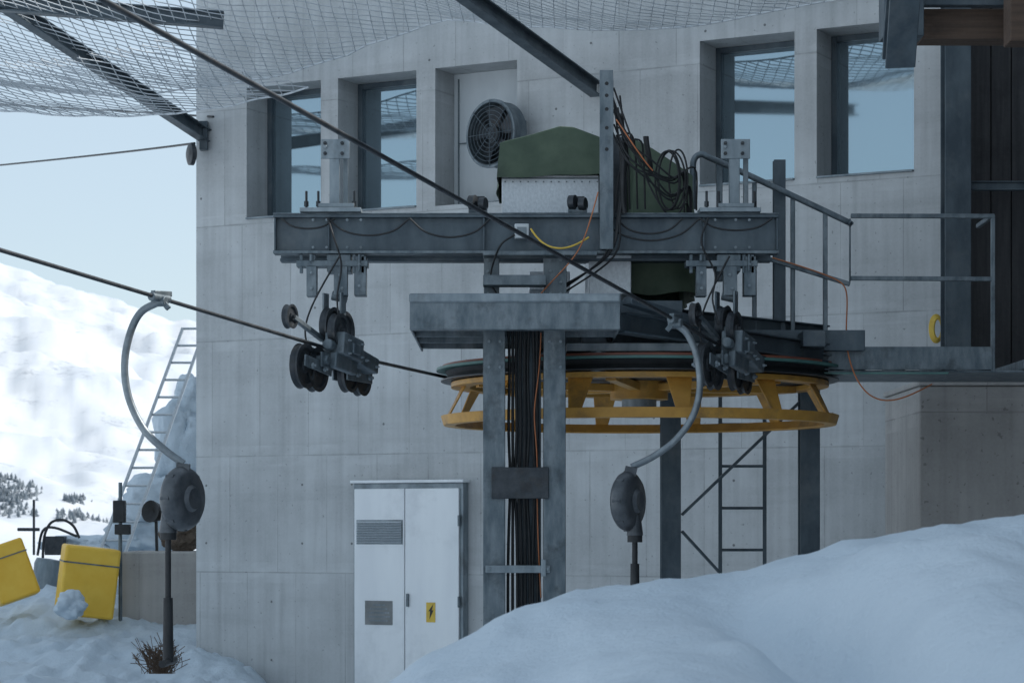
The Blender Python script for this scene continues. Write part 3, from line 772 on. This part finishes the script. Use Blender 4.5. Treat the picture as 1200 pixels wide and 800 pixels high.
tube('hanging_orange_cable',[[P(905,302,15.93),P(940,312,15.93),P(980,326,15.93),P(994,336,15.93),P(992,372,15.93),P(991,405,15.93),P(1000,440,15.9),P(1018,466,15.9),P(1045,472,15.95),P(1070,462,16),P(1092,450,16.1)]],.005,'orange',WK,2)
cl=[]
for k in range(4):
    cl.append([P(1097+(8-k)*math.cos(t)+k*.6,385+(17-k*1.5)*math.sin(t),18.9-.02*k) for t in [2*math.pi*i/10 for i in range(10)]])
tube('yellow_rope_coil',cl,.009,'ylw2',empty('rope_coil',P(1097,385,18.9)),2,cyc=True)
LD=empty('access_ladder',(1.7,17.6,1)); A=Acc(); d=17.9
for u in (844,896): A.bar(P(u,430,d),P(u,780,d),.028,.02,(0,1,0))
for k in range(8): A.cyl(P(844,448+49*k,d),P(896,448+49*k,d),.011,8)
A.make('rails_and_rungs','steel',LD)
RW=empty('retaining_wall',(4.5,17.2,0))
A=Acc(); d=17.2
A.box(X(1078,d),8.5,d,d+1.6,-.5,Z(452,d)); A.make('wall_body','conc2',RW,.01)
A=Acc(); A.box(X(1076,d),8.5,d-.02,d+1.62,Z(452,d)+.003,Z(445,d)); A.make('wall_coping','conc2',RW,.008)

# ------------------------------------------------------------ timber service building on the right, plus unseen wing added to cast shade
SB=empty('timber_service_building',(7,12,0))
A=Acc(); x=X(1138,18.6); random.seed(3)
while x<9:
    w=.16; A.box(x,x+w-.008,18.6+random.uniform(0,.012),18.66,2.6,9); x+=w
y=4.6
while y<18.5:
    A.box(5.1+random.uniform(0,.012),5.16,y,y+.152,-.5,8); y+=.16  # flank of the added wing, out of view, there to shade the foreground
A.make('cladding','wood',SB,.003)
A=Acc(); A.box(5.17,9,4.6,18.5,-.5,7.98); A.box(X(1140,18.6)+.02,9,18.67,18.72,2.6,8.98); A.make('shade_wing_and_backing','wood',SB)  # added wing mass that blocks the sun, plus backing for the visible cladding
A=Acc(); A.box(4.9,9.3,4.3,18.5,8.003,8.3); A.make('roof','galvd',SB)  # top of the added shade-casting wing, out of view
A=Acc(); A.ib(P(1120,440,18.3),P(1120,-60,18.3),.2,.2,.015,(0,1,0)); A.ib(P(1136,218,18.4),P(1290,218,18.4),.06,.07,.01)
A.make('steel_column','steel',SB,.004)
A=Acc()
A.ib(P(1053,74,13.6),P(1062,-60,13.2),.17,.14,.02,(0,1,0)); 
A.box(X(1036,13.8),X(1083,13.8),13.8,14.0,Z(42,13.8),Z(-40,13.8)); A.box(X(1083,14.),5.1,14.,14.08,Z(6,14),Z(-2,14))
A.make('eave_steel','steel',SB,.004)
A=Acc(); A.box(X(1083,14.),5.1,14.09,14.3,Z(42,14),Z(6.5,14)); A.box(X(1180,13.7),X(1180,13.7)+.6,13.6,13.8,Z(52,13.7),Z(-40,13.7))
A.make('eave_timber','wood2',SB,.006)

# ------------------------------------------------------------ things left of the building
L_=empty('leaning_ladder',P(185,480,27)); A=Acc()
a0,a1=P(138,590,26.5),P(214,385,27.5); b0,b1=P(168,590,26.5),P(240,385,27.5)
ea=(a0-a1).normalized(); 
A.bar(a1,a0+ea*.9,.03,.06,(0,1,0)); A.bar(b1,b0+ea*.9,.03,.06,(0,1,0))
for k in range(13):
    t=k/10.; A.cyl(a1+(a0-a1)*t,b1+(b0-b1)*t,.014,8)
A.make('rails_and_rungs','alu',L_,.004)
def pad(name,u0,u1,vt,vb,d,tilt,dep=.35):
    E=empty(name,P((u0+u1)/2,(vt+vb)/2,d)); c=Vector(((X(u0,d)+X(u1,d))/2,d,(Z(vt,d)+Z(vb,d))/2))
    w=(X(u1,d)-X(u0,d))/2;h=(Z(vt,d)-Z(vb,d))/2
    mt=Matrix.Translation(c)@Matrix.Rotation(math.radians(tilt),4,'Y')@Matrix.Rotation(math.radians(18),4,'Z')
    A=Acc(lambda p:mt@Vector(p)); A.box(-w,w,-dep/2,dep/2,-h,h); o=A.make('cushion','pad',E,.03)
    o.modifiers[0].segments=4
    A=Acc(lambda p:mt@Vector(p)); A.box(-w-.004,w+.004,-dep/2-.006,dep/2+.006,h*.50,h*.54); A.make('straps','galvd',E)
pad('safety_pad',70,135,640,722,24.6,7); pad('safety_pad',-12,36,636,704,25.2,-20)
PB=empty('plastic_barrel',P(52,668,27.5)); A=Acc(); bc=P(52,675,27.5)
A.lathe(bc-Vector((0,0,.22)),(.15,0,1),[(0,0),(.15,0),(.17,.05),(.165,.12),(.175,.2),(.165,.28),(.17,.36),(.15,.42),(0,.43)],24); A.make('barrel_body','galv',PB)
BL=empty('concrete_block',P(185,675,25)); A=Acc(); A.box(X(141,25),X(245,25),25,26.2,.3,Z(646,25)); A.make('block','conc2',BL,.02)
A=Acc(); 
rockmesh(A,P(212,626,25.6),.2,(1,1,1),4); rockmesh(A,P(226,606,25.7),.2,(.7,1,1.2),9); A.make('rock','rock',None)
A=Acc(); 
for (u,v,d,r,sq,sd) in ((215,520,28.5,.38,(.9,1,1.5),1),(225,470,28.6,.25,(.8,1,1.2),2),(190,590,28,.45,(1.1,1,.8),3),(130,640,28.5,.40,(1.9,1,.35),4),(175,620,28,.4,(1.2,1,.7),5),
   (84,708,23.9,.14,(1.1,1,.9),11)):
    rockmesh(A,P(u,v,d),r,sq,sd*3.1,.16)
A.make('snow_pile','snow',None,smooth=80)
PO=empty('marker_post',P(141,640,24.8)); A=Acc(); A.cyl(P(141,712,24.8)-Vector((0,0,.2)),P(141,565,24.8),.02,10); A.make('pole','galvd',PO)
A=Acc(); A.pb(132,586,146,612,24.7,.12); A.pb(134,614,152,626,24.7,.1); A.make('control_box','black',PO,.01)
SL=empty('spot_lamp',P(183,600,25.6)); A=Acc(); A.lathe(P(183,600,25.6),(-.5,-.8,.1),[(0,-.1),(.07,-.1),(.1,0),(.12,.1),(.10,.09),(0,.03)],20); A.bar(P(183,610,25.6),P(184,650,25.6),.03,.03); A.make('lamp_body','black',SL)
HP=empty('pipe_hoop',P(72,620,28)); 
tube('hoops',[smooth_path([P(50,655,28),P(52,628,28),P(60,612,28),P(74,609,28),P(86,616,28),P(93,630,28)]),smooth_path([P(44,650,28.5),P(50,622,28.4),P(64,618,28.3),P(90,628,28.2)])],.016,'black',HP,3,'POLY')
A=Acc(); A.pb(38,585,40.5,650,29,.05); A.pb(52,628,75,650,28.2,.3); A.pb(20,618,46,622,29,.05); A.make('machine_parts','iron',HP,.01)
# dead shrub on the drift
SH=empty('dry_shrub',P(190,765,20.5)); paths=[]
for i in range(130):
    yy=20.5+random.uniform(-.25,.25); u=188+random.gauss(0,7); xx=X(u,yy)
    b=Vector((xx,yy,max(driftz(xx,yy)-.03,Z(782,yy)-.05)))
    dr=Vector((random.uniform(-.7,.7),random.uniform(-.5,.4),random.uniform(.2,1.2))).normalized(); l=random.uniform(.08,.34)
    m1=b+dr*l*.5+Vector((random.uniform(-.03,.03),0,.02)); e1=b+dr*l+Vector((random.uniform(-.06,.06),0,random.uniform(-.05,.04)))
    paths.append([b,m1,e1]); paths.append([m1,m1+Vector((random.uniform(-.05,.05),0,random.uniform(.02,.06))),m1+Vector((random.uniform(-.08,.08),0,random.uniform(.05,.12)))])
tube('twigs',paths,.003,'twig',SH,0,'POLY')

# ------------------------------------------------------------ light, sky, camera
el=math.radians(40); az=Vector((.955,.297,0)).normalized()
sd=Vector((az.x*math.cos(el),az.y*math.cos(el),math.sin(el)))
w=bpy.data.worlds.new("World"); scene.world=w; w.use_nodes=True; nt=w.node_tree
sk=nt.nodes.new("ShaderNodeTexSky"); sk.sky_type='NISHITA'; sk.sun_disc=False; sk.sun_elevation=el
sk.sun_rotation=math.atan2(az.x,az.y); sk.altitude=1800; sk.air_density=1.3; sk.dust_density=.8; sk.ozone_density=1.5
mx=nt.nodes.new("ShaderNodeMix"); mx.data_type='RGBA'; mx.inputs[0].default_value=.66; mx.inputs[7].default_value=(4.35,5.15,5.8,1)
nt.links.new(sk.outputs[0],mx.inputs[6])
bg=nt.nodes["Background"]; bg.inputs[1].default_value=.15; nt.links.new(mx.outputs[2],bg.inputs[0])
sl=bpy.data.lights.new("sun","SUN"); sl.energy=4.5; sl.angle=math.radians(.5); sl.color=(1,.96,.91)
so=bpy.data.objects.new("sun",sl); scene.collection.objects.link(so); so.rotation_euler=sd.to_track_quat('Z','Y').to_euler(); so.location=(20,10,30)
cam=bpy.data.cameras.new("camera"); co=bpy.data.objects.new("camera",cam); scene.collection.objects.link(co)
co.location=(0,0,CZ); co.rotation_euler=(math.radians(90),0,0); cam.sensor_width=36; cam.lens=84; cam.shift_y=.18; cam.clip_end=8000; cam.clip_start=.1
cam.dof.use_dof=True; cam.dof.focus_distance=15.3; cam.dof.aperture_fstop=8
scene.camera=co
scene.view_settings.view_transform='Standard'; scene.view_settings.look='None'; scene.view_settings.exposure=0
print("trees",cnt)
